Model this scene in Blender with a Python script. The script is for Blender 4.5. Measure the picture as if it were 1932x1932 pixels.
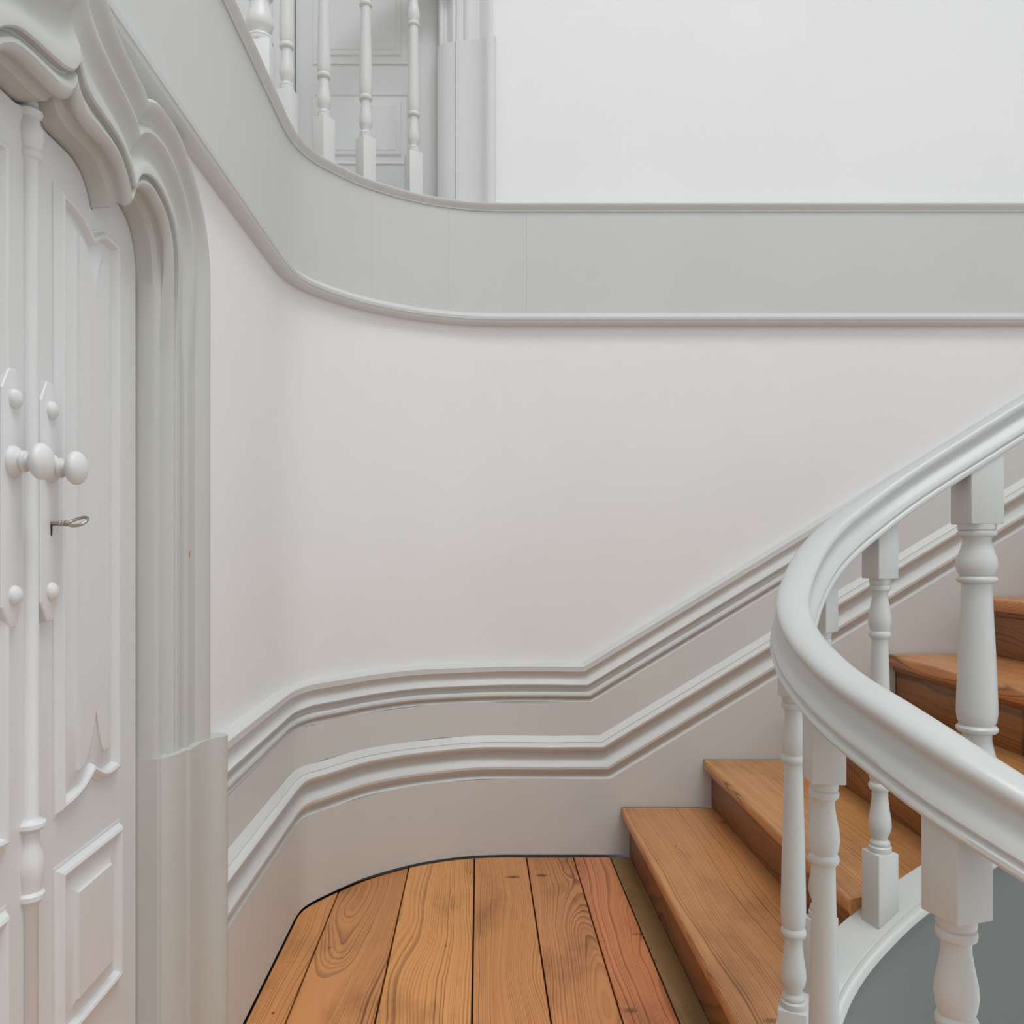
import bpy, bmesh, math, random
from mathutils import Vector

# ---------------------------------------------------------------- scene, camera, light
for o in list(bpy.data.objects):
    bpy.data.objects.remove(o, do_unlink=True)
S = bpy.context.scene
COL = S.collection
R = random.Random(7)

FPX = 1600.0                      # focal length in pixels of the 1932 px frame
PU, PV = 905.0, 1028.0            # vanishing point of the depth direction
EYE = 1.05
cam_d = bpy.data.cameras.new('camera')
cam_d.sensor_width = 36.0
cam_d.sensor_fit = 'HORIZONTAL'
cam_d.lens = 36.0 * FPX / 1932.0
cam_d.shift_x = (966.0 - PU) / 1932.0
cam_d.shift_y = (PV - 966.0) / 1932.0
cam_d.clip_start = 0.02
cam = bpy.data.objects.new('camera', cam_d)
cam.location = (0, 0, EYE)
cam.rotation_euler = (math.pi / 2, 0, 0)
COL.objects.link(cam)
S.camera = cam

world = bpy.data.worlds.new('sky')
S.world = world
world.use_nodes = True
bg = world.node_tree.nodes['Background']
bg.inputs['Color'].default_value = (0.92, 0.965, 1.0, 1)
bg.inputs['Strength'].default_value = 1.16

sky_l = bpy.data.lights.new('skylight', 'AREA')
sky_l.shape = 'RECTANGLE'
sky_l.size = 4.0
sky_l.size_y = 4.0
sky_l.energy = 600
sky_l.color = (0.96, 0.985, 1.0)
sky = bpy.data.objects.new('skylight', sky_l)
sky.location = (1.8, -0.7, 9.0)
sky.rotation_euler = (0, 0, 0)
COL.objects.link(sky)

S.view_settings.view_transform = 'Standard'
S.view_settings.look = 'None'
S.view_settings.gamma = 1.0
S.view_settings.use_curve_mapping = False
S.view_settings.exposure = -0.25
S.cycles.use_adaptive_sampling = True
S.cycles.adaptive_threshold = 0.03
S.cycles.max_bounces = 8
S.cycles.caustics_reflective = False
S.cycles.caustics_refractive = False


# ---------------------------------------------------------------- helpers
def prop(o, label=None, cat=None, group=None, kind=None):
    if label: o['label'] = label
    if cat: o['category'] = cat
    if group: o['group'] = group
    if kind: o['kind'] = kind
    return o


def empty(name, loc=(0, 0, 0)):
    o = bpy.data.objects.new(name, None)
    o.empty_display_size = 0.1
    o.location = loc
    COL.objects.link(o)
    return o


def mk(name, verts, faces, mat, parent=None, angle=35, fix=True):
    me = bpy.data.meshes.new(name)
    me.from_pydata([tuple(v) for v in verts], [], faces)
    me.validate()
    if fix:
        bm = bmesh.new()
        bm.from_mesh(me)
        bmesh.ops.remove_doubles(bm, verts=bm.verts, dist=1e-6)
        bmesh.ops.recalc_face_normals(bm, faces=bm.faces)
        bm.to_mesh(me)
        bm.free()
    me.shade_smooth()
    me.set_sharp_from_angle(angle=math.radians(angle))
    me.materials.append(mat)
    o = bpy.data.objects.new(name, me)
    COL.objects.link(o)
    if parent:
        put(o, parent)
    return o


def put(o, parent):
    """parent o keeping its world place (parents are never rotated or scaled)"""
    o.parent = parent
    p, off = parent, Vector((0, 0, 0))
    while p:
        off += p.location
        p = p.parent
    if o.type == 'MESH':
        o.data.transform(__import__('mathutils').Matrix.Translation(-off))
    else:
        o.location -= off


def grid_faces(nr, nc, closed_c=False, closed_r=False):
    f = []
    for i in range(nr if closed_r else nr - 1):
        for j in range(nc if closed_c else nc - 1):
            a = i * nc + j
            b = i * nc + (j + 1) % nc
            c = ((i + 1) % nr) * nc + (j + 1) % nc
            d = ((i + 1) % nr) * nc + j
            f.append((a, b, c, d))
    return f


def box_geo(x0, x1, y0, y1, z0, z1):
    v = [(x0, y0, z0), (x1, y0, z0), (x1, y1, z0), (x0, y1, z0),
         (x0, y0, z1), (x1, y0, z1), (x1, y1, z1), (x0, y1, z1)]
    f = [(0, 3, 2, 1), (4, 5, 6, 7), (0, 1, 5, 4), (1, 2, 6, 5), (2, 3, 7, 6), (3, 0, 4, 7)]
    return v, f


def box(name, x0, x1, y0, y1, z0, z1, mat, parent=None, bevel=0.0):
    v, f = box_geo(x0, x1, y0, y1, z0, z1)
    if bevel <= 0:
        return mk(name, v, f, mat, parent)
    me = bpy.data.meshes.new(name)
    me.from_pydata(v, [], f)
    bm = bmesh.new(); bm.from_mesh(me)
    bmesh.ops.bevel(bm, geom=list(bm.edges), offset=bevel, segments=2, affect='EDGES', profile=0.5)
    bmesh.ops.recalc_face_normals(bm, faces=bm.faces)
    bm.to_mesh(me); bm.free()
    me.shade_smooth(); me.set_sharp_from_angle(angle=math.radians(50))
    me.materials.append(mat)
    o = bpy.data.objects.new(name, me); COL.objects.link(o)
    if parent: put(o, parent)
    return o


def prism(name, poly, axis, a0, a1, mat, parent=None, angle=35):
    """extrude a closed polygon. axis 'z': poly=(x,y); 'y': poly=(x,z); 'x': poly=(y,z)"""
    def p3(p, a):
        return {'z': (p[0], p[1], a), 'y': (p[0], a, p[1]), 'x': (a, p[0], p[1])}[axis]
    n = len(poly)
    v = [p3(p, a0) for p in poly] + [p3(p, a1) for p in poly]
    f = [tuple(range(n)), tuple(range(2 * n - 1, n - 1, -1))]
    f += [(i, (i + 1) % n, n + (i + 1) % n, n + i) for i in range(n)]
    return mk(name, v, f, mat, parent, angle)


def lathe(name, prof, mat, parent=None, centre=(0, 0, 0), axis='z', seg=28, angle=40):
    """prof: (radius, height)"""
    v = []
    for r, h in prof:
        for k in range(seg):
            a = 2 * math.pi * k / seg
            c, s = r * math.cos(a), r * math.sin(a)
            p = (c, s, h) if axis == 'z' else (h, c, s)
            v.append((centre[0] + p[0], centre[1] + p[1], centre[2] + p[2]))
    f = grid_faces(len(prof), seg, closed_c=True)
    f.append(tuple(range(seg)))
    f.append(tuple(range((len(prof) - 1) * seg, len(prof) * seg)))
    return mk(name, v, f, mat, parent, angle)


def catmull(pts, n=10):
    out = []
    P = [Vector(p) for p in pts]
    P = [2 * P[0] - P[1]] + P + [2 * P[-1] - P[-2]]
    for i in range(1, len(P) - 2):
        for k in range(n):
            t = k / n
            a, b, c, d = P[i - 1], P[i], P[i + 1], P[i + 2]
            t0 = 0.0
            t1 = t0 + max((b - a).length, 1e-6) ** 0.5
            t2 = t1 + max((c - b).length, 1e-6) ** 0.5
            t3 = t2 + max((d - c).length, 1e-6) ** 0.5
            tt = t1 + (t2 - t1) * t
            A1 = a * ((t1 - tt) / (t1 - t0)) + b * ((tt - t0) / (t1 - t0))
            A2 = b * ((t2 - tt) / (t2 - t1)) + c * ((tt - t1) / (t2 - t1))
            A3 = c * ((t3 - tt) / (t3 - t2)) + d * ((tt - t2) / (t3 - t2))
            B1 = A1 * ((t2 - tt) / (t2 - t0)) + A2 * ((tt - t0) / (t2 - t0))
            B2 = A2 * ((t3 - tt) / (t3 - t1)) + A3 * ((tt - t1) / (t3 - t1))
            out.append(B1 * ((t2 - tt) / (t2 - t1)) + B2 * ((tt - t1) / (t2 - t1)))
    out.append(P[-2].copy())
    return out


def resample(pts, n):
    P = [Vector(p) for p in pts]
    L = [0.0]
    for i in range(1, len(P)):
        L.append(L[-1] + (P[i] - P[i - 1]).length)
    out, j = [], 0
    for k in range(n):
        d = L[-1] * k / (n - 1)
        while j < len(L) - 2 and L[j + 1] < d:
            j += 1
        t = (d - L[j]) / max(L[j + 1] - L[j], 1e-9)
        out.append(P[j].lerp(P[j + 1], t))
    return out


def normals2(pts):
    """left-hand horizontal normals of a path"""
    out = []
    n = len(pts)
    for i in range(n):
        t = Vector(pts[min(i + 1, n - 1)]) - Vector(pts[max(i - 1, 0)])
        l = math.hypot(t.x, t.y) or 1
        out.append(Vector((-t.y / l, t.x / l, 0)))
    return out


def sweep(name, path, prof, mat, parent=None, closed=True, cap=True, angle=35):
    """path: 3D points; prof: (lateral to the left, up)"""
    nn = normals2(path)
    v = []
    for p, n in zip(path, nn):
        for l, u in prof:
            v.append((p[0] + n.x * l, p[1] + n.y * l, p[2] + u))
    f = grid_faces(len(path), len(prof), closed_c=closed)
    if closed and cap:
        m = len(prof)
        f.append(tuple(range(m)))
        f.append(tuple(range((len(path) - 1) * m, len(path) * m)))
    return mk(name, v, f, mat, parent, angle)


# ---------------------------------------------------------------- materials
def mat_base(name):
    m = bpy.data.materials.new(name)
    m.use_nodes = True
    nt = m.node_tree
    return m, nt, nt.nodes['Principled BSDF']


def paint(name, col, rough=0.45, bump=0.0008, scale=60, var=0.03, brush=None, spec=0.5):
    m, nt, b = mat_base(name)
    tc = nt.nodes.new('ShaderNodeTexCoord')
    mp = nt.nodes.new('ShaderNodeMapping')
    if brush: mp.inputs['Scale'].default_value = brush
    nt.links.new(tc.outputs['Object'], mp.inputs['Vector'])
    n1 = nt.nodes.new('ShaderNodeTexNoise'); n1.inputs['Scale'].default_value = scale; n1.inputs['Detail'].default_value = 4
    n2 = nt.nodes.new('ShaderNodeTexNoise'); n2.inputs['Scale'].default_value = 2.3; n2.inputs['Detail'].default_value = 3
    nt.links.new(mp.outputs['Vector'], n1.inputs['Vector'])
    nt.links.new(tc.outputs['Object'], n2.inputs['Vector'])
    r = nt.nodes.new('ShaderNodeMapRange')
    r.inputs['From Min'].default_value = 0.3; r.inputs['From Max'].default_value = 0.7
    r.inputs['To Min'].default_value = 1 - var; r.inputs['To Max'].default_value = 1 + var
    nt.links.new(n2.outputs['Fac'], r.inputs['Value'])
    mul = nt.nodes.new('ShaderNodeVectorMath'); mul.operation = 'SCALE'
    mul.inputs[0].default_value = col[:3]
    nt.links.new(r.outputs['Result'], mul.inputs['Scale'])
    nt.links.new(mul.outputs['Vector'], b.inputs['Base Color'])
    b.inputs['Roughness'].default_value = rough
    b.inputs['Specular IOR Level'].default_value = spec
    bp = nt.nodes.new('ShaderNodeBump'); bp.inputs['Strength'].default_value = 0.6
    bp.inputs['Distance'].default_value = bump
    nt.links.new(n1.outputs['Fac'], bp.inputs['Height'])
    nt.links.new(bp.outputs['Normal'], b.inputs['Normal'])
    return m


def wood(name, light, dark, rough=0.42, val=0.10, dirt=0.5, ring=0.0056, a0=0.22, a1=1.1):
    """plain-sawn pine, grain along Y; obj['cx'] is the middle of the board across the grain"""
    m, nt, b = mat_base(name)
    N = lambda t: nt.nodes.new(t)
    L = nt.links.new
    tc = N('ShaderNodeTexCoord')
    oi = N('ShaderNodeObjectInfo')
    at = N('ShaderNodeAttribute'); at.attribute_type = 'OBJECT'; at.attribute_name = 'cx'
    sx = N('ShaderNodeSeparateXYZ'); L(tc.outputs['Object'], sx.inputs[0])

    def math_(op, a, bb=None, c=None):
        n = N('ShaderNodeMath'); n.operation = op
        for i, q in enumerate((a, bb, c)):
            if q is None: continue
            if isinstance(q, (int, float)): n.inputs[i].default_value = q
            else: L(q, n.inputs[i])
        return n.outputs[0]
    rnd = math_('MULTIPLY', oi.outputs['Random'], 37.0)
    xr = math_('SUBTRACT', sx.outputs['X'], at.outputs['Fac'])
    # slow wander of the pith along the board
    v1 = N('ShaderNodeCombineXYZ'); L(math_('MULTIPLY', xr, 2.2), v1.inputs[0]); L(math_('MULTIPLY', sx.outputs['Y'], 0.9), v1.inputs[1]); L(rnd, v1.inputs[2])
    n1 = N('ShaderNodeTexNoise'); n1.inputs['Scale'].default_value = 1.0; n1.inputs['Detail'].default_value = 2.5; L(v1.outputs[0], n1.inputs['Vector'])
    dep = math_('MULTIPLY_ADD', n1.outputs['Fac'], 0.20, -0.04)
    sep = N('ShaderNodeSeparateColor'); L(n1.outputs['Color'], sep.inputs[0])
    xo = math_('ADD', xr, math_('MULTIPLY_ADD', sep.outputs[1], 0.10, -0.05))
    xo = math_('ADD', xo, math_('MULTIPLY_ADD', oi.outputs['Random'], 0.30, -0.15))
    zz = math_('MULTIPLY', sx.outputs['Z'], 0.6)
    dz = math_('ADD', dep, zz)
    r = math_('SQRT', math_('ADD', math_('MULTIPLY', xo, xo), math_('MULTIPLY', dz, dz)))
    # fine wobble
    v2 = N('ShaderNodeCombineXYZ'); L(math_('MULTIPLY', xr, 30.0), v2.inputs[0]); L(math_('MULTIPLY', sx.outputs['Y'], 5.0), v2.inputs[1]); L(math_('ADD', rnd, math_('MULTIPLY', sx.outputs['Z'], 20)), v2.inputs[2])
    n2 = N('ShaderNodeTexNoise'); n2.inputs['Scale'].default_value = 1.0; n2.inputs['Detail'].default_value = 3; L(v2.outputs[0], n2.inputs['Vector'])
    r2 = math_('ADD', r, math_('MULTIPLY', n2.outputs['Fac'], 0.0035))
    nr = N('ShaderNodeTexNoise'); nr.noise_dimensions = '1D'; nr.inputs['Scale'].default_value = 22.0; nr.inputs['Detail'].default_value = 2
    L(math_('ADD', r2, rnd), nr.inputs['W'])
    r2 = math_('ADD', r2, math_('MULTIPLY', nr.outputs['Fac'], 0.035))
    rq = math_('MULTIPLY', r2, 1 / ring)
    ph = math_('FRACT', rq)
    wn = N('ShaderNodeTexWhiteNoise'); wn.noise_dimensions = '1D'
    L(math_('ADD', math_('FLOOR', rq), math_('FLOOR', math_('MULTIPLY', rnd, 5.0))), wn.inputs['W'])
    lt = N('ShaderNodeMapRange'); lt.interpolation_type = 'SMOOTHSTEP'; lt.inputs['From Min'].default_value = 0.35; lt.inputs['From Max'].default_value = 0.95
    L(ph, lt.inputs['Value'])
    edge = math_('LESS_THAN', ph, 0.985)
    late = math_('MULTIPLY', math_('MULTIPLY', lt.outputs['Result'], edge), math_('MULTIPLY_ADD', wn.outputs['Value'], 0.75, 0.25))
    # fibres
    v3 = N('ShaderNodeCombineXYZ'); L(math_('MULTIPLY', xr, 420.0), v3.inputs[0]); L(math_('MULTIPLY', sx.outputs['Y'], 7.0), v3.inputs[1]); L(math_('MULTIPLY', sx.outputs['Z'], 300.0), v3.inputs[2])
    n3 = N('ShaderNodeTexNoise'); n3.inputs['Scale'].default_value = 1.0; n3.inputs['Detail'].default_value = 2; L(v3.outputs[0], n3.inputs['Vector'])
    # patches of wear and old varnish
    v4 = N('ShaderNodeCombineXYZ'); L(math_('MULTIPLY', xr, 7.0), v4.inputs[0]); L(math_('MULTIPLY', sx.outputs['Y'], 3.0), v4.inputs[1]); L(math_('ADD', rnd, math_('MULTIPLY', sx.outputs['Z'], 7.0)), v4.inputs[2])
    n4 = N('ShaderNodeTexNoise'); n4.inputs['Scale'].default_value = 1.0; n4.inputs['Detail'].default_value = 4; n4.inputs['Roughness'].default_value = 0.6; L(v4.outputs[0], n4.inputs['Vector'])
    amp = math_('MULTIPLY_ADD', n4.outputs['Fac'], a1, a0)
    fac = math_('ADD', math_('MULTIPLY', late, amp), math_('MULTIPLY_ADD', n3.outputs['Fac'], 0.5, -0.25))
    mix = N('ShaderNodeMix'); mix.data_type = 'RGBA'; mix.clamp_factor = True
    mix.inputs[6].default_value = (*light, 1); mix.inputs[7].default_value = (*dark, 1)
    L(fac, mix.inputs[0])
    # knots
    v5 = N('ShaderNodeCombineXYZ'); L(math_('MULTIPLY', sx.outputs['X'], 3.2), v5.inputs[0]); L(math_('MULTIPLY', sx.outputs['Y'], 6.5), v5.inputs[1]); L(rnd, v5.inputs[2])
    vo = N('ShaderNodeTexVoronoi'); vo.inputs['Scale'].default_value = 1.0; L(v5.outputs[0], vo.inputs['Vector'])
    kn = N('ShaderNodeMapRange'); kn.interpolation_type = 'SMOOTHSTEP'
    kn.inputs['From Min'].default_value = 0.03; kn.inputs['From Max'].default_value = 0.10
    kn.inputs['To Min'].default_value = 0.85; kn.inputs['To Max'].default_value = 0.0
    L(math_('ADD', vo.outputs['Distance'], math_('MULTIPLY_ADD', n2.outputs['Fac'], 0.10, -0.05)), kn.inputs['Value'])
    mk_ = N('ShaderNodeMix'); mk_.data_type = 'RGBA'
    L(kn.outputs['Result'], mk_.inputs[0]); L(mix.outputs[2], mk_.inputs[6]); mk_.inputs[7].default_value = (dark[0] * .45, dark[1] * .40, dark[2] * .40, 1)
    # dirt blotches
    dr = N('ShaderNodeMapRange'); dr.inputs['From Min'].default_value = 0.52; dr.inputs['From Max'].default_value = 0.78
    dr.inputs['To Min'].default_value = 0.0; dr.inputs['To Max'].default_value = dirt
    L(n4.outputs['Fac'], dr.inputs['Value'])
    md = N('ShaderNodeMix'); md.data_type = 'RGBA'
    L(dr.outputs['Result'], md.inputs[0]); L(mk_.outputs[2], md.inputs[6]); md.inputs[7].default_value = (dark[0] * .8, dark[1] * .85, dark[2] * .95, 1)
    v6 = N('ShaderNodeCombineXYZ'); L(math_('MULTIPLY', sx.outputs['X'], 13.0), v6.inputs[0]); L(math_('MULTIPLY', sx.outputs['Y'], 9.0), v6.inputs[1]); L(math_('ADD', rnd, 3.0), v6.inputs[2])
    vn = N('ShaderNodeTexVoronoi'); vn.inputs['Scale'].default_value = 1.0; L(v6.outputs[0], vn.inputs['Vector'])
    sn = math_('LESS_THAN', vn.outputs['Distance'], 0.05)
    sc_ = N('ShaderNodeSeparateColor'); L(vn.outputs['Color'], sc_.inputs[0])
    nail = math_('MULTIPLY', math_('MULTIPLY', sn, math_('GREATER_THAN', sc_.outputs[0], 0.6)), 0.75)
    md2 = N('ShaderNodeMix'); md2.data_type = 'RGBA'
    L(nail, md2.inputs[0]); L(md.outputs[2], md2.inputs[6]); md2.inputs[7].default_value = (0.04, 0.02, 0.012, 1)
    fleck = math_('MULTIPLY', math_('MULTIPLY', math_('LESS_THAN', vn.outputs['Distance'], 0.055), math_('LESS_THAN', sc_.outputs[0], 0.12)), 0.7)
    md3 = N('ShaderNodeMix'); md3.data_type = 'RGBA'
    L(fleck, md3.inputs[0]); L(md2.outputs[2], md3.inputs[6]); md3.inputs[7].default_value = (0.6, 0.55, 0.48, 1)
    md = md3
    # one board differs from the next
    hv = N('ShaderNodeHueSaturation')
    L(math_('MULTIPLY_ADD', oi.outputs['Random'], 2 * val, 1 - val), hv.inputs['Value'])
    tint = N('ShaderNodeAttribute'); tint.attribute_type = 'OBJECT'; tint.attribute_name = 'tint'
    L(math_('ADD', tint.outputs['Fac'], 0.5), hv.inputs['Hue'])
    L(md.outputs[2], hv.inputs['Color'])
    L(hv.outputs[0], b.inputs['Base Color'])
    L(math_('MULTIPLY_ADD', n4.outputs['Fac'], 0.25, rough - 0.12), b.inputs['Roughness'])
    bp = N('ShaderNodeBump'); bp.inputs['Strength'].default_value = 0.5; bp.inputs['Distance'].default_value = 0.0006
    bp.invert = True
    L(fac, bp.inputs['Height']); L(bp.outputs['Normal'], b.inputs['Normal'])
    return m


M_WALL = paint('plaster_white', (0.86, 0.862, 0.86), rough=0.75, bump=0.0006, scale=45, var=0.012, spec=0.3)
M_TRIM = paint('paint_grey_white', (0.655, 0.664, 0.648), rough=0.45, bump=0.0009, scale=30, var=0.025)
M_STRING = paint('paint_grey_string', (0.185, 0.20, 0.19), rough=0.5, bump=0.0005, scale=40, var=0.02)
M_FASC = paint('paint_grey_fascia', (0.61, 0.622, 0.605), rough=0.5, bump=0.0005, scale=40, var=0.02)
M_CASE = paint('paint_surround', (0.535, 0.54, 0.51), rough=0.45, bump=0.0009, scale=30, var=0.025)
M_DOOR = paint('paint_door', (0.70, 0.705, 0.70), rough=0.42, bump=0.0005, scale=40, var=0.015)
M_RAIL = paint('paint_handrail', (0.55, 0.56, 0.545), rough=0.38, bump=0.0004, scale=25, var=0.015)
M_BAL = paint('paint_baluster', (0.57, 0.58, 0.56), rough=0.38, bump=0.0006, scale=35, var=0.02)
M_FLOOR = wood('pine_floor', (0.70, 0.30, 0.10), (0.19, 0.060, 0.017), rough=0.36, val=0.10)
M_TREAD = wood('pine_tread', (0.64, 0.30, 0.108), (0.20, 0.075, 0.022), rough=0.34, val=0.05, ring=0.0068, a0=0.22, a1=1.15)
M_STRIP = wood('pine_dark_strip', (0.34, 0.20, 0.085), (0.13, 0.07, 0.028), rough=0.45, val=0.02)
M_GREY = wood('grey_boards', (0.60, 0.57, 0.52), (0.48, 0.44, 0.39), rough=0.5)
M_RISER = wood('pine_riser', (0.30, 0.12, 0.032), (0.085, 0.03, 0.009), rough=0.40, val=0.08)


def flat(name, col, rough=0.6, metal=0.0):
    m, nt, b = mat_base(name)
    n = nt.nodes.new('ShaderNodeTexNoise'); n.inputs['Scale'].default_value = 120
    r = nt.nodes.new('ShaderNodeMapRange'); r.inputs['To Min'].default_value = rough * .85; r.inputs['To Max'].default_value = rough * 1.15
    nt.links.new(n.outputs['Fac'], r.inputs['Value']); nt.links.new(r.outputs['Result'], b.inputs['Roughness'])
    b.inputs['Base Color'].default_value = (*col, 1)
    b.inputs['Metallic'].default_value = metal
    return m


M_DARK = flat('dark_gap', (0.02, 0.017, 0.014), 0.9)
M_STEEL = flat('old_steel', (0.46, 0.42, 0.36), 0.32, 1.0)
M_CHIP = flat('bare_wood_chip', (0.45, 0.22, 0.08), 0.7)

# ---------------------------------------------------------------- plan of the stair hall
XW = -0.517        # face of the skirting on the door side
YB = 2.862         # face of the skirting on the far side
CURVE = catmull([(-0.517, 2.37, 0), (-0.5115, 2.428, 0), (-0.495, 2.475, 0), (-0.472, 2.513, 0), (-0.4316, 2.572, 0), (-0.355, 2.668, 0), (-0.229, 2.768, 0),
                 (-0.139, 2.815, 0), (-0.03, 2.85, 0), (0.08, YB, 0)], 6)
SOFT = catmull([(-0.517, 2.27, 0), (-0.515, 2.34, 0), (-0.5075, 2.405, 0), (-0.490, 2.468, 0), (-0.460, 2.530, 0), (-0.4275, 2.578, 0), (-0.355, 2.668, 0), (-0.229, 2.768, 0),
                (-0.139, 2.815, 0), (-0.03, 2.85, 0), (0.08, YB, 0)], 6)


def plan(y_start, x_end, d, nmid=6, soft=True):
    """plan path of the wall offset by d towards the room, left wall -> curve -> far wall"""
    cv = SOFT if soft else CURVE
    pts = [Vector((XW, y_start + (cv[0].y - y_start) * k / nmid, 0)) for k in range(nmid)]
    pts += cv
    pts += [Vector((0.08 + (x_end - 0.08) * k / nmid, YB, 0)) for k in range(1, nmid + 1)]
    out = []
    for p, n in zip(pts, normals2(pts)):
        out.append(Vector((p.x - n.x * d, p.y - n.y * d, 0)))
    return out


XEND = 3.4
ROOM_H = 6.3
DWALL = -0.042     # plaster behind the skirting face
YUP = YB - DWALL   # far wall plaster
XL = XW + DWALL    # left wall plaster


def strip(name, prof, y_start, x_end, mat, parent, u_cut=None, path=None, back=None, angle=30):
    """level moulding along the plan. prof: (d towards the room, z)"""
    base = path or plan(y_start, x_end, 0)
    nn = normals2(base)
    v = []
    pr = list(prof)
    for p, n in zip(base, nn):
        for d, z in pr:
            v.append((p.x - n.x * d, p.y - n.y * d, z))
    m = len(pr)
    f = grid_faces(len(base), m, closed_c=True)
    f.append(tuple(range(m))); f.append(tuple(range((len(base) - 1) * m, len(base) * m)))
    return mk(name, v, f, mat, parent, angle)


# ---------------------------------------------------------------- door outline (delta from the door's middle, height)
YC = 1.10
XD = -0.583
IN_A = catmull([(0.0, 1.634, 0), (0.012, 1.617, 0), (0.035, 1.609, 0), (0.07, 1.608, 0), (0.105, 1.607, 0), (0.132, 1.600, 0), (0.152, 1.585, 0),
                (0.164, 1.570, 0), (0.171, 1.556, 0)], 6)
IN_B = catmull([(0.176, 1.558, 0), (0.185, 1.580, 0), (0.202, 1.595, 0), (0.224, 1.604, 0), (0.248, 1.606, 0), (0.270, 1.602, 0), (0.298, 1.590, 0),
                (0.322, 1.566, 0), (0.336, 1.526, 0), (0.342, 1.470, 0)], 6)
OUT_A = catmull([(0.0, 1.850, 0), (0.025, 1.815, 0), (0.054, 1.789, 0), (0.09, 1.766, 0), (0.135, 1.752, 0), (0.1755, 1.742, 0), (0.193, 1.732, 0)], 8)
OUT_B = catmull([(0.193, 1.732, 0), (0.218, 1.743, 0), (0.255, 1.750, 0), (0.327, 1.744, 0), (0.39, 1.714, 0), (0.46, 1.652, 0), (0.492, 1.580, 0), (0.50, 1.500, 0)], 8)
NA, NB_ = 26, 34
PLZ = 0.686
inn = [(p.x, p.y) for p in resample(IN_A, NA)] + [(p.x, p.y) for p in resample([(0.171, 1.556, 0), (0.1735, 1.5545, 0), (0.176, 1.558, 0)], 5)][1:-1] + [(p.x, p.y) for p in resample(IN_B, NB_)]
out_ = [(p.x, p.y) for p in resample(OUT_A, NA)] + [(0.193, 1.732)] * 3 + [(p.x, p.y) for p in resample(OUT_B, NB_)]
for k in range(1, 25):
    z = 1.47 + (PLZ - 0.02 - 1.47) * k / 24
    inn.append((0.342, z)); out_.append((0.502, z))
CAS = [(0, -.025), (0, 0), (.001, .028), (.003, .030), (.004, .033), (.0066, .036), (.0066, .041), (.0040, .046), (.0026, .050), (.0036, .055),
       (.0075, .060), (.013, .0625), (.019, .061), (.024, .056), (.027, .0535), (.029, .055), (.0295, .064), (.032, .0665),
       (.040, .0665), (.050, .063), (.060, .057), (.068, .054), (.076, .0535), (.086, .0565), (.093, .062), (.098, .067), (.104, .0695), (.110, .0685),
       (.115, .065), (.119, .062), (.124, .0625), (.132, .068), (.138, .074), (.145, .0785), (.152, .079), (.157, .075), (.158, .068), (.158, .028)]
CAS[0] = (0, -.004)
JAM = [(0, -.004), (0, 0), (.002, .026), (.004, .0305), (.007, .0345), (.011, .0355), (.015, .0335), (.018, .0285), (.021, .0255), (.026, .0255), (.031, .0305), (.035, .0370), (.039, .0430), (.044, .0470),
       (.049, .0468), (.052, .0440), (.053, .0450), (.056, .0480), (.064, .0495), (.070, .0492), (.074, .0480), (.076, .0480), (.077, .0535), (.080, .0560), (.088, .0575), (.096, .0570), (.104, .0562),
       (.112, .0565), (.118, .0575), (.121, .0575), (.124, .0600), (.130, .0650), (.138, .0700), (.145, .0740), (.151, .0758), (.156, .0750), (.158, .0715), (.158, .028)]
assert len(JAM) == len(CAS)
CW = 0.158


# ================================================================= STRUCTURE
# floor
floor = empty('floor', (0, 0, 0))
prop(floor, 'worn orange pine floorboards of the landing in front of the door', 'floor', kind='structure')
mk('subfloor', *box_geo(-0.62, 0.44, -1.6, 2.90, -0.16, -0.022), M_DARK, floor)
mk('subfloor', *box_geo(0.439, 0.56, 1.46, 2.90, -0.16, -0.022), M_DARK, floor)


def y_wall(x):
    c = CURVE
    if x >= c[-1].x: return YB
    for a, b in zip(c, c[1:]):
        if a.x <= x <= b.x:
            return a.y + (b.y - a.y) * (x - a.x) / max(b.x - a.x, 1e-9)
    return None


seams = [-0.72, -0.427, -0.231, -0.0172, 0.1575, 0.315, 0.4395, 0.507]
tints = [0, 0.002, 0.0, 0.004, 0.0, -0.003, -0.012, 0.0]
for i in range(len(seams) - 1):
    g = 0.0022
    x0, x1 = seams[i] + g, seams[i + 1] - g
    if i == 0:
        x0 = XW + 0.003
    y0 = 1.45 if i == len(seams) - 2 else -1.6
    top = []
    nseg = 12
    for k in range(nseg + 1):
        x = x0 + (x1 - x0) * k / nseg
        y = y_wall(x) if x > -0.5145 else 2.42
        top.append((x, y - 0.011))
    poly = [(x0, y0), (x1, y0)] + top[::-1]
    c = 0.0014
    n = len(poly)
    cx = sum(p[0] for p in poly) / n
    v = [(p[0], p[1], -0.02) for p in poly] + [(p[0], p[1], -c) for p in poly]
    ins = []
    for p in poly:
        sx_ = 1 if p[0] < (x0 + x1) / 2 - 1e-6 else -1
        edge = abs(p[0] - x0) < 1e-6 or abs(p[0] - x1) < 1e-6
        ins.append((p[0] + (sx_ * c if edge else 0), p[1] - (c if p[1] > y0 + .1 else -c), 0.0 - (0.0008 if i % 3 == 1 else 0)))
    v += ins
    f = [tuple(range(n - 1, -1, -1)), tuple(range(2 * n, 3 * n))]
    for q in range(n):
        q2 = (q + 1) % n
        f.append((q, q2, n + q2, n + q)); f.append((n + q, n + q2, 2 * n + q2, 2 * n + q))
    o = mk('floorboard', v, f, M_FLOOR if i < len(seams) - 2 else M_STRIP, floor, 40)
    o['cx'] = (x0 + x1) / 2; o['tint'] = tints[i + 1]

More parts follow.
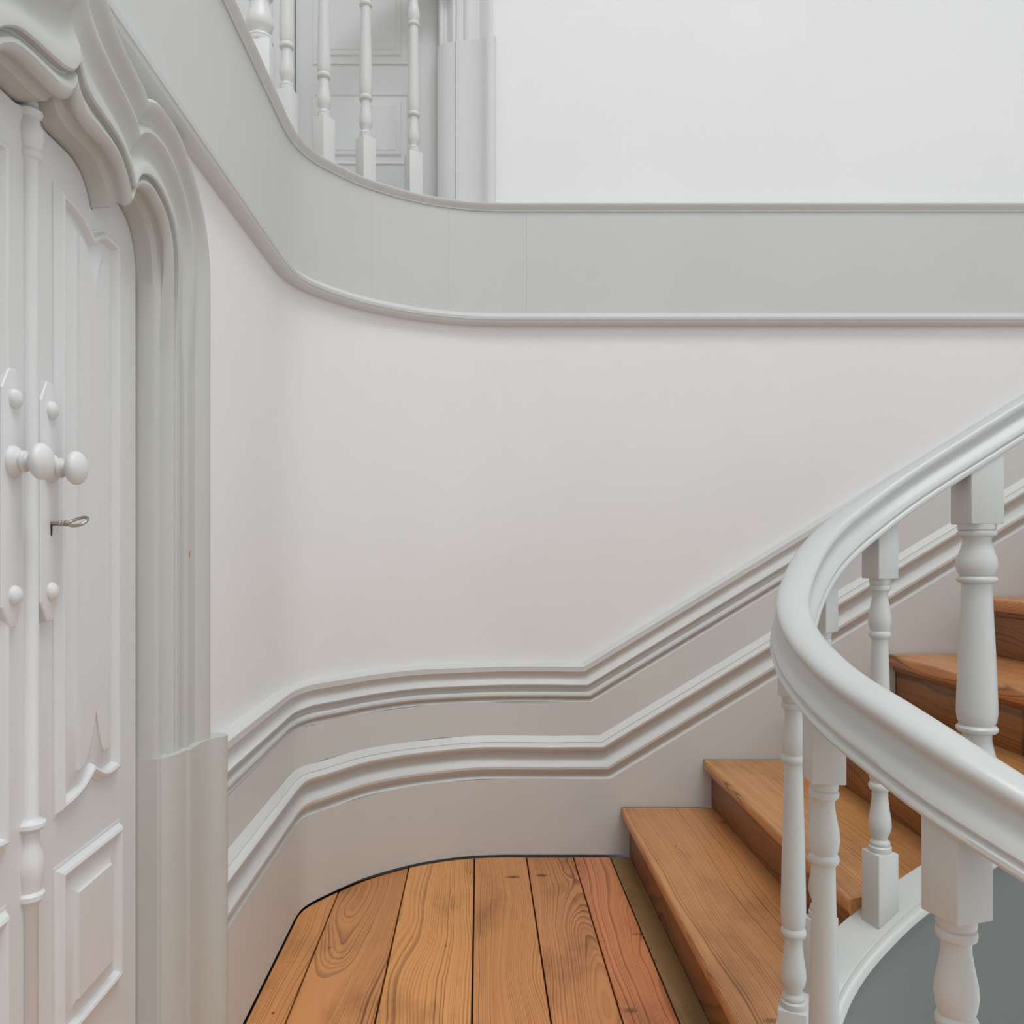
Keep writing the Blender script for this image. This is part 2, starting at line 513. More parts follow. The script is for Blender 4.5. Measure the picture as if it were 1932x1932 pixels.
# far wall: lower curved part and upper straight part
wb = empty('wall_back')
prop(wb, 'white plaster wall curving round behind the stair', 'wall', kind='structure')
pw = plan(1.50, XEND, DWALL)
pw2 = plan(1.50, XEND, DWALL - 0.12)
v = []
for a, b_ in zip(pw, pw2):
    v += [(a.x, a.y, -0.15), (a.x, a.y, 1.84), (b_.x, b_.y, 1.84), (b_.x, b_.y, -0.15)]
f = grid_faces(len(pw), 4, closed_c=True)
f += [(0, 1, 2, 3), tuple(range(len(v) - 4, len(v)))]
mk('curved_wall', v, f, M_WALL, wb, 40)

# upper wall with the upper door opening X -1.17..-0.133, Z to 3.6
UDX0, UDX1 = -1.167, -0.133
v, f = [], []
for (x0, x1, z0, z1) in ((-2.6, UDX0 - .165, 1.9, ROOM_H), (UDX0 - .165, UDX1 + .165, 3.9, ROOM_H), (UDX1 + .165, XEND, 1.80, ROOM_H)):
    vv, ff = box_geo(x0, x1, YUP, YUP + 0.14, z0, z1)
    f += [tuple(q + len(v) for q in t) for t in ff]; v += vv
mk('upper_wall', v, f, M_WALL, wb, 40)

# left wall with the arched door opening
wl = empty('wall_left')
prop(wl, 'white plaster wall around the arched double door', 'wall', kind='structure')
mid = [((a[0] + b_[0]) / 2, (a[1] + b_[1]) / 2) for a, b_ in zip(inn, out_)]
half = [p for p in mid if p[1] > 1.45]
pr = [(-p[0], p[1]) for p in half[::-1]] + half[1:]
v = []
for d, z in pr:
    for x in (XL, XL - 0.1):
        v += [(x, YC + d, z), (x, YC + d, 1.84)]
f = []
for i in range(len(pr) - 1):
    a, b_ = i * 4, (i + 1) * 4
    f += [(a, b_, b_ + 1, a + 1), (a + 2, a + 3, b_ + 3, b_ + 2), (a, a + 2, b_ + 2, b_), (a + 1, b_ + 1, b_ + 3, a + 3)]
dl = pr[-1][0]
for (y0, y1) in ((YC + dl, 1.56), (-1.6, YC - dl)):
    vv, ff = box_geo(XL - 0.1, XL, y0, y1, -0.02, 1.84)
    f += [tuple(q + len(v) for q in t) for t in ff]; v += vv
mk('plaster', v, f, M_WALL, wl, 30)
mk('dark_backing', *box_geo(XL - 0.32, XL - 0.3, 0.5, 1.7, -0.02, 1.84), M_DARK, wl)  # black sheet stands in for the shade behind the door gaps

# out-of-view hall walls; front, right and lower floor added to shape light
wf = mk('added_wall_front', *box_geo(-2.6, XEND, -2.5, -2.4, -2.9, ROOM_H), M_WALL)  # added out of view to cut the frontal light
prop(wf, 'unseen white wall added opposite the stair', 'wall', kind='structure')
wr = mk('added_wall_right', *box_geo(XEND, XEND + 0.1, -2.4, YUP + 0.14, 2.5, ROOM_H), M_WALL)  # added to dim the upper wall while light enters below
prop(wr, 'unseen white wall added at the far right, open below for light', 'wall', kind='structure')
ws = mk('wall_side', *box_geo(-2.7, -2.6, -2.4, YUP + 0.14, 2.0, ROOM_H), M_WALL)
prop(ws, 'white plaster wall at the back of the upper gallery', 'wall', kind='structure')
lf = mk('added_floor_lower', *box_geo(-0.6, XEND, -2.4, YUP, -2.95, -2.85), M_GREY)  # added to keep sky light from entering under the well
lf['cx'] = 0.5; lf['tint'] = 0.0
prop(lf, 'unseen grey floor added below the stairwell', 'floor', kind='structure')

ce = empty('ceiling', (0, 0, ROOM_H))  # added out of view to limit sky light on the upper wall
prop(ce, 'unseen white ceiling added high above the stair, opening left for light', 'ceiling', kind='structure')
CX0, CX1, CY0, CY1 = -1.7, 2.6, -2.2, 0.9
for (x0, x1, y0, y1) in ((-2.6, CX0, -2.4, YUP), (CX1, XEND, -2.4, YUP), (CX0, CX1, -2.4, CY0), (CX0, CX1, CY1, YUP)):
    mk('added_ceiling_panel', *box_geo(x0, x1, y0, y1, ROOM_H, ROOM_H + .1), M_WALL, ce)

# upper gallery floor slab
gp = plan(-2.4, 0.6, -0.031)
poly = [(-2.6, -2.4)] + [(p.x, p.y) for p in gp] + [(0.6, YUP), (-2.6, YUP)]
uf = prism('floor_upper', poly, 'z', 1.86, 2.165, M_GREY)
uf['cx'] = -1.5; uf['tint'] = 0.0
prop(uf, 'floor of the upper gallery behind the balusters', 'floor', kind='structure')

# ---------------------------------------------------------------- skirting
bb = empty('baseboard_back')
prop(bb, 'tall grey-white double-moulded skirting curving round and climbing the stair', 'skirting', kind='structure')
PITCH = 0.607
UPM = [(-.048, .6477), (-.012, .6395), (-.0095, .637), (-.0095, .6205), (-.014, .6195), (-.0205, .612), (-.024, .604), (-.023, .596), (-.018, .588),
       (-.0105, .5805), (-.007, .577), (-.0075, .5745), (-.016, .570), (-.025, .563), (-.0270, .557), (-.0260, .5530), (-.0180, .5505),
       (-.0115, .546), (-.0105, .5395), (-.0150, .533), (-.0255, .5295), (-.0280, .528), (-.018, .517)]
LOM = [(-.019, .4025), (-.004, .3835), (-.0052, .3815), (-.001, .380), (.006, .376), (.0100, .370), (.0095, .364), (.005, .357), (-.003, .3515), (-.008, .3495),
       (-.0075, .3475), (-.013, .345), (-.0175, .339), (-.018, .332), (-.014, .324), (-.005, .317), (.003, .310), (.0075, .302), (.007, .294),
       (.002, .286), (-.007, .278), (-.0125, .274), (-.0145, .272), (-.014, .2705), (0, .260)]


def xm(z):
    return 0.349 + (0.6475 - z) * 0.236


def skirt(name, prof, mat):
    base = plan(1.60, 0.30, 0, 6, False)
    nn = normals2(base)
    nn[0] = Vector((-1, 0, 0)); nn[-1] = Vector((0, 1, 0))
    rr = random.Random(len(prof))
    v = []
    m = len(prof)
    for i, (p, n) in enumerate(zip(base, nn)):
        w = 0.0011 * math.sin(i * 0.31 + len(prof))     # hand-run plaster, a little uneven
        if i in (0, len(base) - 1): w = 0
        for d, z in prof:
            zz = z + (w if 0.02 < z else 0)
            if z < 0: zz = 0.0045
            v.append((p.x - n.x * d, p.y - n.y * d, zz))
    for d, z in prof:
        v.append((xm(z), YB - d, z if z > 0 else 0.0045))
    for k in range(1, 7):
        x = 0.55 + (XEND - 0.55) * k / 6
        for d, z in prof:
            v.append((x, YB - d, z + PITCH * (x - xm(z))))
    nr = len(v) // m
    return mk(name, v, grid_faces(nr, m), mat, bb, 28)


def closed(prof, back=-0.055):
    return [(back, prof[0][1])] + prof + [(back, prof[-1][1]), (back, prof[0][1])]


skirt('upper_moulding', closed(UPM), M_TRIM)
skirt('upper_panel', closed([(-.018, .517), (-.019, .4025)]), M_TRIM)
skirt('lower_moulding', closed(LOM), M_TRIM)
skirt('lower_panel', closed([(0, .260), (0, .13), (0, .02), (0, -0.10)]), M_TRIM)

# ---------------------------------------------------------------- fascia of the upper gallery
tr = empty('trim_1')
prop(tr, 'pale grey band curving along the edge of the upper gallery', 'fascia', kind='structure')
FT, FB = 2.206, 1.797
strip('top_moulding', [(-.044, FT), (-.003, FT), (0, FT - .0025), (-.0005, FT - .006), (-.005, FT - .012), (-.012, FT - .018), (-.0145, FT - .021), (-.0145, FT - .025), (-.044, FT - .025)],
      -2.4, XEND, M_TRIM, tr)
strip('bottom_moulding', [(-.044, FB + .042), (-.0195, FB + .040), (-.006, FB + .0265), (-.004, FB + .024), (-.0055, FB + .015), (-.0085, FB + .0135), (-.011, FB + .007), (-.018, FB + .002), (-.026, FB), (-.044, FB)],
      -2.4, XEND, M_TRIM, tr)
# boards of the band, with the fine joints seen between them
full = plan(-2.4, XEND, 0, 14)
seg = []
for a, b_ in zip(full, full[1:]):
    for k in range(6):
        seg.append(a.lerp(b_, k / 6))
seg.append(full[-1])


def u_of(p): return PU + FPX * p.x / p.y if p.y > 0.3 else -9999


cuts = [-99999, 581, 707, 851, 997, 99999]
for a, b_ in zip(cuts, cuts[1:]):
    part = [p for p in seg if a <= u_of(p) <= b_]
    if a > -9999:
        i0 = seg.index(part[0]); q = seg[i0 - 1].lerp(part[0], 0.0) if i0 else part[0]
        part = [q + (part[0] - q).normalized() * 0.0003] + part if (part[0] - q).length > .001 else part
    part_n = part
    strip('fascia_board', [(-.0185, FT - .02), (-.0185, FB + .035), (-.030, FB + .035), (-.030, FT - .02)], 0, 0, M_FASC, tr, path=part_n)

# ================================================================= ARCHED DOOR (left)
# architrave and plinths
ca = empty('trim_2', (-0.55, YC, 0))
prop(ca, 'deeply moulded grey-white surround with curved peaked top around the double door', 'door surround', kind='structure')
def wide(d):
    return d * 1.14 if d < 0.20 else d + 0.028 * max(0.0, (0.34 - d) / 0.14)


rows = [((-wide(a[0]), a[1]), (-wide(b_[0]), b_[1])) for a, b_ in zip(inn[::-1], out_[::-1])][:-1] + list(zip(inn, out_))
v = []
for (ia, oa) in rows:
    w = min(max((ia[1] - 1.36) / 0.22, 0), 1); w = w * w * (3 - 2 * w)
    for (s0, o0), (s1, o1) in zip(JAM, CAS):
        s = s0 + (s1 - s0) * w; o = o0 + (o1 - o0) * w
        t = s / CW
        v.append((XD + o, YC + ia[0] + (oa[0] - ia[0]) * t, ia[1] + (oa[1] - ia[1]) * t))
mk('architrave', v, grid_faces(len(rows), len(CAS)), M_CASE, ca, 32)

PL = [(-.612, 1.4385), (-.553, 1.4425), (-.549, 1.4425), (-.547, 1.4465), (-.543, 1.4475), (-.534, 1.458), (-.527, 1.472), (-.5225, 1.488), (-.5205, 1.504),
      (-.5145, 1.506), (-.513, 1.515), (-.514, 1.535), (-.5125, 1.56), (-.508, 1.582), (-.500, 1.598), (-.490, 1.607), (-.484, 1.618), (-.4835, 1.628), (-.488, 1.638), (-.497, 1.643), (-.565, 1.645)]
prism('plinth_block', PL, 'z', 0.0, PLZ, M_CASE, ca, 30)
prism('plinth_block', [(p[0], 2 * YC - p[1]) for p in PL], 'z', 0.0, PLZ, M_CASE, ca, 30)
# chip of bare wood on the moulding
mk('paint_chip', [(-.5125, 1.4925, 1.028), (-.5115, 1.4965, 1.027), (-.511, 1.497, 1.040), (-.5122, 1.4945, 1.0385)], [(0, 1, 2, 3)], M_CHIP, ca)

d1 = empty('door_1', (XD, YC, 0))
prop(d1, 'pale grey arched double door with carved panels and round knobs', 'door', kind='structure')


def leaf_top(d):
    """height of the opening at |d| from the middle"""
    d = abs(d)
    for a, b_ in zip(inn, inn[1:]):
        if a[0] <= d <= b_[0] and b_[0] > a[0]:
            return a[1] + (b_[1] - a[1]) * (d - a[0]) / (b_[0] - a[0])
    return 1.47


def make_leaf(sg):
    ds = [0.001 + (0.3365 - 0.001) * k / 60 for k in range(61)]
    v = []
    for d in ds:
        zt = leaf_top(d) - 0.004
        for x in (XD, XD - 0.04):
            v += [(x, YC + sg * d, 0.008), (x, YC + sg * d, zt)]
    f = []
    n = len(ds)
    for i in range(n - 1):
        a, b_ = i * 4, i * 4 + 4
        f += [(a, b_, b_ + 1, a + 1), (a + 2, a + 3, b_ + 3, b_ + 2), (a + 1, b_ + 1, b_ + 3, a + 3), (a, a + 2, b_ + 2, b_)]
    f += [(0, 1, 3, 2), (4 * n - 4, 4 * n - 2, 4 * n - 1, 4 * n - 3)]
    return mk('door_leaf', v, f, M_DOOR, d1, 30)


def smooth01(t): return t * t * (3 - 2 * t)


def ogee_loop(l, r, zt, zb, cusp_t, cusp_b, cd, flat_t, nn=14):
    """closed outline of a panel: ogee top and bottom with a cusp at cd.  l,r = deltas."""
    pts = []
    def edge(z, cz, sgn):
        e = []
        for k in range(nn + 1):                      # left -> cusp : convex sweep
            t = k / nn
            e.append((l + (cd - l) * t, z + (cz - z) * (t ** 2.1)))
        for k in range(1, nn + 1):                   # cusp -> right : small arch
            t = k / nn
            w = cd + (r - cd) * t
            h = math.sin(min(t / 0.62, 1) * math.pi / 2) if t < 0.62 else 1 - 0.10 * ((t - .62) / .38) ** 2
            e.append((w, cz + (z + sgn * flat_t - cz) * h))
        return e
    top = edge(zt, cusp_t, -1)
    bot = edge(zb, cusp_b, 1)
    pts += top
    for k in range(1, 8):
        pts.append((r, top[-1][1] + (bot[-1][1] - top[-1][1]) * k / 8))
    pts += bot[::-1]
    for k in range(1, 8):
        pts.append((l, bot[0][1] + (top[0][1] - bot[0][1]) * k / 8))
    return pts


def loft(name, loops, sg, mat, parent, angle=28):
    """loops: list of (outline [(delta,z)], offset from the door face)"""
    n = len(loops[0][0])
    v = []
    for pts, o in loops:
        for d, z in pts:
            v.append((XD + o, YC + sg * d, z))
    f = grid_faces(len(loops), n, closed_c=True)
    f.append(tuple(range((len(loops) - 1) * n, len(loops) * n)))
    return mk(name, v, f, mat, parent, angle)


def rect_loop(l, r, zb, zt): return [(l, zt), (r, zt), (r, zb), (l, zb)]


for sg in (1, -1):
    lf_ = make_leaf(sg)
    C0 = 0.164
    def OL(i, dcut=0.0):
        return ogee_loop(0.057 + i, 0.262 - i, 1.546 - i, 0.676 + i, 1.516 - i - dcut, 0.704 + i + dcut, C0 + 0.0, 0.008)
    loft('upper_panel', [(OL(0), -.002), (OL(0), .0015), (OL(.004), .002), (OL(.006), .004), (OL(.009), .0095), (OL(.013), .0115), (OL(.017), .010),
                         (OL(.020), .005), (OL(.022), .0005), (OL(.024), .0005), (OL(.027, .004), .0015), (OL(.036, .016), .003), (OL(.047, .034), .0075),
                         (OL(.0525, .046), .0085), (OL(.0535, .047), .0120)], sg, M_DOOR, lf_)
    RL = lambda i: rect_loop(0.057 + i, 0.272 - i, 0.350 + i, 0.607 - i)
    loft('lower_panel', [(RL(0), -.002), (RL(0), .0015), (RL(.004), .002), (RL(.006), .004), (RL(.009), .0095), (RL(.013), .0115), (RL(.017), .010),
                         (RL(.020), .005), (RL(.022), .0005), (RL(.027), .0005), (RL(.030), .0015), (RL(.040), .003), (RL(.052), .0085), (RL(.053), .0118)], sg, M_DOOR, lf_)
    # back plate with pointed ends, two domed studs, knob
    pc = 0.027 if sg > 0 else -0.063
    hw = 0.0235
    tip = 0.0075
    def plate(ins, dz):
        q = hw - ins
        return [(pc - q, 1.240 - ins * .5), (pc - tip * (1 - ins * 20), 1.266 - ins), (pc + tip * (1 - ins * 20), 1.266 - ins), (pc + q, 1.240 - ins * .5),
                (pc + q, 0.975 + ins * .5), (pc + tip * (1 - ins * 20), 0.949 + ins), (pc - tip * (1 - ins * 20), 0.949 + ins), (pc - q, 0.975 + ins * .5)]
    lo = [(plate(0, 0), -.001), (plate(0, 0), .0105), (plate(.0012, 0), .0122), (plate(.003, 0), .0128)]
    pl = loft('back_plate', lo, 1, M_DOOR, d1, 25)
    for z in (1.229, 0.988):
        lathe('stud', [(.0125, 0), (.0124, .002), (.0115, .0045), (.0092, .007), (.006, .0088), (.002, .0096)], M_DOOR, pl, (XD + .012, YC + pc + .002, z), 'x', 20)
    ky = YC + pc
    kp = [(.0195, .0), (.0195, .003), (.0180, .006), (.0150, .009), (.0120, .0115), (.0115, .0125), (.0130, .0135), (.0135, .0155), (.0125, .0175), (.0095, .019), (.0085, .021), (.0095, .024)]
    for k in range(1, 17):
        a = math.pi * (k / 17)
        kp.append((.0226 * math.sin(a) if k > 3 else max(.0226 * math.sin(a), .0098), .0355 - .0125 * math.cos(a)))
    kp = [p for i, p in enumerate(kp)]
    lathe('door_knob', kp, M_DOOR, pl, (XD + .0115, ky, 1.152), 'x', 30, 50)
    if sg > 0:
        # key slot
        sl = [(YC + pc + .002 + .0028 * math.cos(a), 1.0785 + .0028 * math.sin(a)) for a in [math.radians(t) for t in range(-30, 211, 30)]]
        sl += [(YC + pc + .0004, 1.062), (YC + pc + .0036, 1.062)]
        prism('keyhole', sl, 'x', XD + .0125, XD + .0132, M_DARK, pl)

# astragal: half-round post covering the joint of the two leaves, with turned ornaments
AP = [(.0118, .008), (.0118, .585), (.016, .590), (.0195, .594), (.0195, .600), (.016, .604), (.0165, .611), (.0185, .622), (.0195, .634), (.0185, .645), (.0155, .657),
      (.0128, .668), (.0125, .680), (.018, .683), (.0212, .687), (.0208, .692), (.0135, .696), (.0118, .70), (.0118, 1.545), (.015, 1.548), (.0168, 1.552), (.0155, 1.557), (.0135, 1.560),
      (.0165, 1.566), (.0188, 1.574), (.0182, 1.584), (.0145, 1.594), (.0125, 1.600), (.0165, 1.604), (.0175, 1.608), (.0145, 1.612), (.0115, 1.615), (.0115, 1.622), (.008, 1.628), (.003, 1.631)]
lathe('astragal', AP, M_DOOR, d1, (XD + .0005, YC - .005, 0), 'z', 26, 40)

# key
key = empty('key', (XD + .0125, YC + 0.029, 1.0785))
prop(key, 'small steel key standing in the keyhole of the right door leaf', 'key')
kx = XD + .0055
ky = YC + 0.029
lathe('shank', [(.0028, 0), (.0028, .0165), (.0036, .0175), (.0042, .0190), (.0036, .0205), (.0030, .0210), (.0036, .0215), (.0042, .0230), (.0036, .0245), (.0030, .0250), (.0036, .0255),
                (.0042, .0270), (.0034, .029), (.0026, .031)], M_STEEL, key, (kx, ky, 1.0785), 'x', 16, 50)
bow = []
for k in range(28):
    a = 2 * math.pi * k / 28
    px = .0425 - .0125 * math.cos(a)
    w = .0105 * math.sin(a) * (1 - .25 * math.cos(a))
    bow.append(Vector((kx + px, ky + w * .80, 1.0785 + w * .52 + (px - .029) * .16)))
v = []
for i, p in enumerate(bow):
    t = (bow[(i + 1) % 28] - bow[i - 1]).normalized()
    n1 = t.cross(Vector((0, .2, 1))).normalized(); n2 = t.cross(n1)
    for q in range(10):
        a = 2 * math.pi * q / 10
        v.append(p + n1 * (.0022 * math.cos(a)) + n2 * (.0022 * math.sin(a)))
mk('bow', v, grid_faces(28, 10, True, True), M_STEEL, key, 60)

# ================================================================= UPPER DOOR
d2 = empty('door_2', ((UDX0 + UDX1) / 2, YUP + .04, 2.165))
prop(d2, 'pale grey panelled door on the upper floor behind the balusters', 'door', kind='structure')
YD2 = YUP + 0.072
XM = (UDX0 + UDX1) / 2 + 0.005
for (x0, x1, pl_, pr_) in ((XM, UDX1 + .012, -0.584, -0.246), (UDX0 + .003, XM - .004, -1.06, -0.725)):
    yo = 0 if x0 == XM else -0.012
    lf_ = box('door_leaf', x0, x1, YD2 + yo, YD2 + yo + .04, 2.172, 3.895, M_DOOR, d2, 0.002)
    for (z0, z1) in ((2.385, 2.632), (2.735, 3.75)):
        def RR(i): return [(pl_ + i, z0 + i), (pr_ - i, z0 + i), (pr_ - i, z1 - i), (pl_ + i, z1 - i)]
        loops = [(RR(0), -.001), (RR(0), .004), (RR(.004), .0045), (RR(.010), .001), (RR(.016), .0015), (RR(.026), .003), (RR(.032), .008), (RR(.046), .0105), (RR(.047), .012)]
        v = []
        for pts, o in loops:
            for x, z in pts: v.append((x, YD2 + yo - o, z))
        f = grid_faces(len(loops), 4, closed_c=True)
        n4 = (len(loops) - 1) * 4
        f.append((n4, n4 + 1, n4 + 2, n4 + 3))
        mk('panel', v, f, M_DOOR, lf_, 25)

t3 = empty('trim_3', (0, YUP, 2.165))
prop(t3, 'moulded grey-white surround of the upper door with tall plinth block', 'door surround', kind='structure')
OFF = YUP + .059


def up_casing(x_in, sg):
    P = [(x_in + sg * s * 1.20, OFF - o) for s, o in JAM[1:]] + [(x_in + sg * .1896, YUP + .01), (x_in, YUP + .01)]
    P = [(x_in, OFF + .03)] + P
    prism('architrave', P[:-1], 'z', 2.70, 3.95, M_DOOR, t3, 30)
    Q = [(x_in + sg * (y - 1.4425), OFF - (x + .583)) for x, y in PL]
    prism('plinth_block', Q, 'z', 2.2065, 2.772, M_DOOR, t3, 30)


up_casing(UDX1 - .012, 1)
up_casing(UDX0 + .012, -1)
box('head', UDX0 - .18, UDX1 + .18, YUP - .035, YUP + .03, 3.88, 4.06, M_DOOR, t3, 0.006)

# ================================================================= STAIR
stair = empty('staircase', (0.5, 2.2, 0))
prop(stair, 'worn wooden stair with pine treads climbing right along the wall', 'staircase')
# path of the well string and handrail (x, y, underside of rail)
RP = [(1.25, 0.50, 0.30), (0.95, 0.60, 0.47), (0.70, 0.71, 0.62), (0.575, 0.80, 0.705), (0.512, 0.89, 0.752), (0.492, 1.0, 0.778), (0.4915, 1.12, 0.793), (0.497, 1.224, 0.810), (0.514, 1.36, 0.84),
      (0.549, 1.484, 0.888), (0.65, 1.618, 0.985), (0.80, 1.695, 1.083), (1.01, 1.7225, 1.210), (1.26, 1.7245, 1.362)]
RPATH = catmull(RP, 8)
for k in range(1, 13):
    x = 1.26 + 1.95 * k / 12
    RPATH.append(Vector((x, 1.7245, 1.362 + PITCH * (x - 1.26))))
DROP = 0.775


def outer_y(x):
    """far edge of the string above plan x, on the stair side"""
    pts = []
    for p, n in zip(RPATH, normals2(RPATH)):
        if p.y > 1.15:
            pts.append((p.x + n.x * .048, p.y + n.y * .048))
    for a, b_ in zip(pts, pts[1:]):
        if a[0] <= x <= b_[0]:
            return a[1] + (b_[1] - a[1]) * (x - a[0]) / max(b_[0] - a[0], 1e-9)
    return 1.772 if x > 1 else 1.25


NX = [0.475, 0.752, 1.06, 1.372, 1.665, 1.965, 2.265]
TZ = [0.166, 0.327, 0.505, 0.683, 0.875, 1.055, 1.237]
YN = YB - 0.008
TH = 0.040
for i, (nx, tz) in enumerate(zip(NX, TZ)):
    xb = (NX[i + 1] if i + 1 < len(NX) else nx + .30) + 0.034     # back edge under the next riser
    zb = TZ[i - 1] if i else 0.0
    # tread: nosing profile (x,z) lofted between string side and wall side
    prof = [(nx + .006, tz), (nx + .002, tz - .003), (nx, tz - .009), (nx + .001, tz - .024), (nx + .004, tz - .032), (nx + .010, tz - TH), (xb, tz - TH), (xb, tz)]
    # the string side follows the curve, so slice in x
    xs = sorted(set([p[0] for p in prof[:6]] + [nx + .006 + (xb - nx - .006) * k / 10 for k in range(11)]))
    low = {}
    v, f = [], []
    def zt(x):
        for (a, b_) in zip(prof[:3][::-1], prof[:3][::-1][1:]):
            if a[0] <= x <= b_[0]: return a[1] + (b_[1] - a[1]) * (x - a[0]) / (b_[0] - a[0])
        return tz
    def zl(x):
        q = prof[2:6]
        for (a, b_) in zip(q, q[1:]):
            if a[0] <= x <= b_[0]: return a[1] + (b_[1] - a[1]) * (x - a[0]) / (b_[0] - a[0])
        return tz - TH
    for x in xs:
        yo = outer_y(x)
        v += [(x, yo, zt(x)), (x, YN, zt(x)), (x, YN, zl(x)), (x, yo, zl(x))]
    f = grid_faces(len(xs), 4, closed_c=True)
    f += [(0, 1, 2, 3), tuple(range(len(v) - 4, len(v)))]
    o = mk('tread', v, f, M_TREAD, stair, 45)
    o['cx'] = (nx + xb) / 2; o['tint'] = R.uniform(-.006, .004)
    # scotia under the nosing
    yo = outer_y(nx + .03) + .002
    sc = [(nx + .018, tz - TH), (nx + .019, tz - TH - .010), (nx + .024, tz - TH - .018), (nx + .031, tz - TH - .021), (nx + .040, tz - TH - .021), (nx + .040, tz - TH)]
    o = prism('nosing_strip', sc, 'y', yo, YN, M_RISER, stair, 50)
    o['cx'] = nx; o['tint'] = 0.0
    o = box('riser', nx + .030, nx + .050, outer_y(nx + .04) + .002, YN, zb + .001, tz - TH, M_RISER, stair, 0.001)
    o['cx'] = nx + .03; o['tint'] = R.uniform(-.004, .006)

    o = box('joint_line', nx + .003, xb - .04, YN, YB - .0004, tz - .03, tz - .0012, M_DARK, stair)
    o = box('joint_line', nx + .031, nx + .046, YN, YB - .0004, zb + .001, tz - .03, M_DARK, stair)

# well string: white cap with rolled lip, grey face below
spath = [Vector((p.x, p.y, p.z - DROP)) for p in RPATH]
CAP = [(.050, 0), (-.036, 0), (-.0375, -.001), (-.039, 0), (-.046, -.0005), (-.053, -.004), (-.057, -.010), (-.057, -.017), (-.053, -.022), (-.047, -.024), (-.045, -.030), (-.043, -.031), (.046, -.031), (.050, -.031)]
sweep('string_cap', spath, CAP, M_BAL, stair, angle=40)
sweep('string', spath, [(.046, -.0312), (-.042, -.0312), (-.042, -.46), (.046, -.46)], M_STRING, stair, angle=40)

# ================================================================= BALUSTRADES
TURN = 0.545
BPROF = [(.0205, .0), (.0215, .004), (.0215, .010), (.0180, .013), (.0195, .016), (.0185, .021), (.0140, .025), (.0150, .031), (.0195, .041), (.0218, .052), (.0206, .066), (.0175, .086), (.0152, .106),
         (.0150, .1215), (.0195, .1235), (.0216, .128), (.0216, .133), (.0195, .137), (.0180, .139), (.0200, .147), (.0211, .162), (.0208, .195), (.0190, .28), (.0165, .37), (.0155, .4245),
         (.0190, .4265), (.0210, .4310), (.0210, .435), (.0190, .4390), (.0175, .4405), (.0200, .4480), (.0218, .4600), (.0208, .474), (.0175, .491), (.0150, .506), (.0146, .5155), (.0165, .520),
         (.0195, .5215), (.0207, .526), (.0200, .5305), (.0180, .532), (.0196, .5345), (.0200, .545)]


M_GAL = paint('paint_gallery', (0.69, 0.695, 0.68), rough=0.4, bump=0.0006, scale=35, var=0.02)


def baluster(par, name, x, y, z_foot, ang, foot=.13, top=.10, w=.0475, rs=1.0, slope=0.0, fdrop=0.02, mat=None):
    """shaft with a foot block and a top block; z_foot = underside of the foot block"""
    b0 = z_foot + foot
    sh = lathe(name, [(r * rs, h) for r, h in BPROF], (mat or M_BAL), None, (0, 0, 0), 'z', 30, 42)
    sh.location = (x, y, b0)
    sh.rotation_euler = (0, 0, ang)
    sh.parent = par
    off = par.location
    sh.location = Vector((x, y, b0)) - off
    hw = w / 2
    for nm, z0, z1 in (('foot_block', -foot, 0.0), ('top_block', TURN, TURN + top)):
        me_v, me_f = box_geo(-hw, hw, -hw, hw, z0, z1)
        if nm == 'top_block':
            me_v = [(a, b_, c + (0.0 if c < z1 - 1e-6 else 0.02 + slope * b_)) for a, b_, c in me_v]
        else:
            me_v = [(a, b_, c - (fdrop - slope * b_ if c < z0 + 1e-6 else 0)) for a, b_, c in me_v]
        me = bpy.data.meshes.new(nm)
        me.from_pydata(me_v, [], me_f)
        bm = bmesh.new(); bm.from_mesh(me)
        bmesh.ops.bevel(bm, geom=list(bm.edges), offset=.0012, segments=2, affect='EDGES', profile=.5)
        bmesh.ops.recalc_face_normals(bm, faces=bm.faces)
        bm.to_mesh(me); bm.free()
        me.shade_smooth(); me.set_sharp_from_angle(angle=math.radians(50))
        me.materials.append((mat or M_BAL))
        o = bpy.data.objects.new(nm, me); COL.objects.link(o); o.parent = sh
    return sh


sb = empty('stair_balustrade', (0.5, 1.2, 0))
prop(sb, 'grey-white balustrade with curved handrail sweeping round the stairwell', 'balustrade')
RAIL = [(0, .0), (.028, .0), (.0345, .002), (.0372, .0065), (.0365, .0115), (.0335, .0145), (.0322, .0165), (.0340, .0185), (.0352, .0215), (.0338, .0265), (.0285, .034), (.0228, .042),
        (.0188, .049), (.0176, .0545), (.0188, .0592), (.0232, .0632), (.0268, .0678), (.0278, .0728), (.0258, .0784), (.0200, .0830), (.0105, .0858), (0, .0866)]
RAILP = RAIL + [(-a, b_) for a, b_ in RAIL[::-1][1:-1]]
sweep('handrail', RPATH, RAILP, M_RAIL, sb, angle=38)


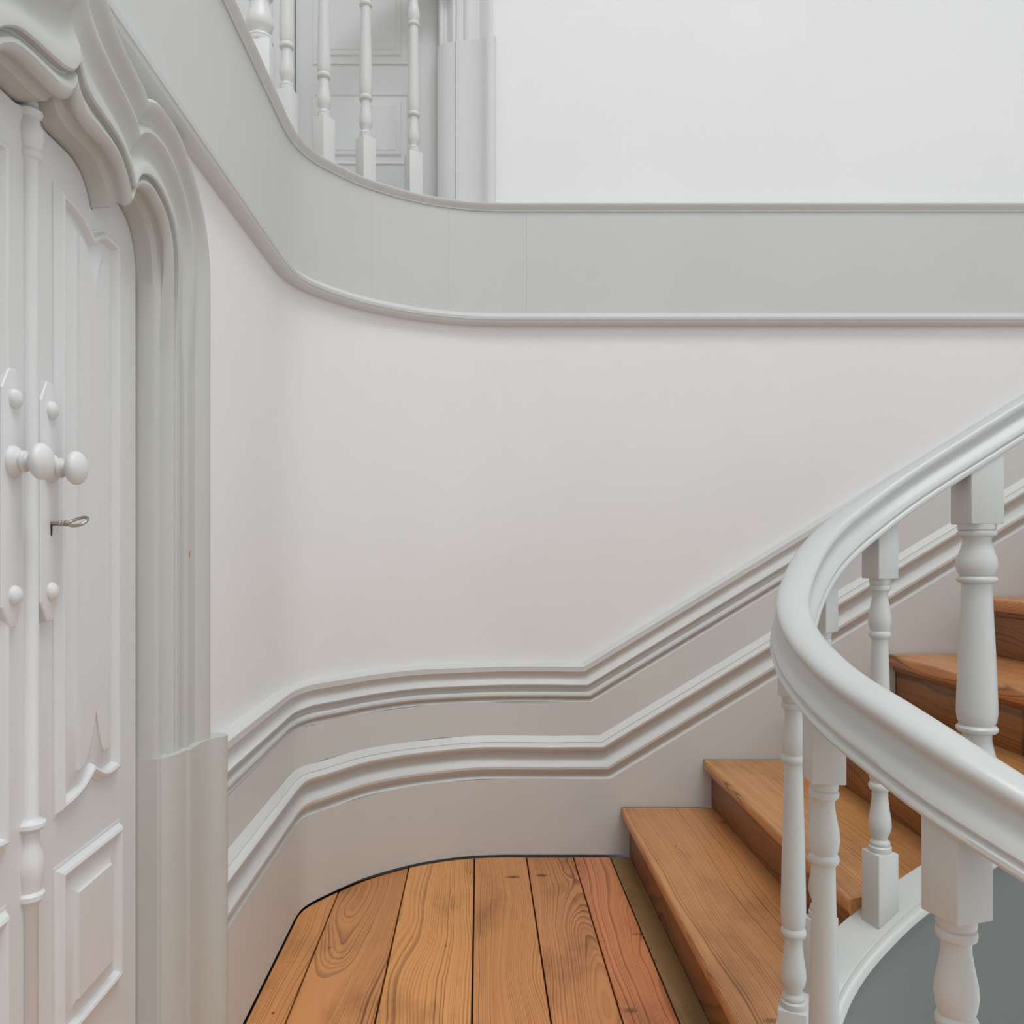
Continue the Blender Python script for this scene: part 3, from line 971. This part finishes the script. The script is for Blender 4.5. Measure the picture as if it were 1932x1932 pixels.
def on_path(x, y):
    best = min(range(len(RPATH)), key=lambda i: (RPATH[i].x - x) ** 2 + (RPATH[i].y - y) ** 2)
    p = RPATH[best]; q = RPATH[min(best + 1, len(RPATH) - 1)]; o = RPATH[max(best - 1, 0)]
    t = q - o
    hl = math.hypot(t.x, t.y)
    return p, math.atan2(t.y, t.x) - math.pi / 2, t.z / hl


for (x, y) in ((0.800, 1.695), (0.652, 1.62), (0.549, 1.484), (0.497, 1.224), (0.506, 0.905), (0.72, 0.70), (1.21, 1.724), (1.41, 1.724), (1.61, 1.724), (1.81, 1.724)):
    p, ang, sl = on_path(x, y)
    baluster(sb, 'baluster', p.x, p.y, p.z - DROP, ang, foot=.13, top=.10, slope=sl)
# thicker post on the flight
p, ang, sl = on_path(1.012, 1.722)
baluster(sb, 'newel_post', p.x, p.y, p.z - DROP, ang, foot=.112, top=.108, w=.068, rs=1.78, slope=sl, fdrop=.03)

gb = empty('gallery_balustrade', (-0.5, 2.0, 2.2))
prop(gb, 'row of turned balusters on the curved edge of the upper gallery', 'balustrade')
gpath = plan(-2.4, 0.0, -0.060, 40)
gl = []
for a, b_ in zip(gpath, gpath[1:]):
    for k in range(10): gl.append(a.lerp(b_, k / 10))
gn = normals2(gl)
for ut, nm in ((780, 'baluster'), (690, 'baluster'), (611, 'baluster'), (541, 'baluster'), (489, 'newel_post')):
    i = min((i for i in range(len(gl)) if gl[i].y > 1.3), key=lambda i: abs(u_of(gl[i]) - ut))
    p = gl[i]; n = gn[i]
    ang = math.atan2(n.y, n.x) + math.pi
    th = nm == 'newel_post'
    baluster(gb, nm, p.x, p.y, 2.165, ang, foot=.195, top=.10, w=.0475 if not th else .068, rs=1.0 if not th else 1.7, fdrop=0, mat=M_GAL)
for y in (1.62, 1.40, 1.18, 0.96):
    p = min(gl, key=lambda q: abs(q.y - y) + (10 if q.x > -.4 else 0))
    baluster(gb, 'baluster', p.x, p.y, 2.165, 0, foot=.195, top=.10, fdrop=0, mat=M_GAL)
hp = [Vector((p.x, p.y, 3.0)) for p in gpath if p.x < -0.05]
sweep('handrail', hp, RAILP, M_RAIL, gb, angle=38)
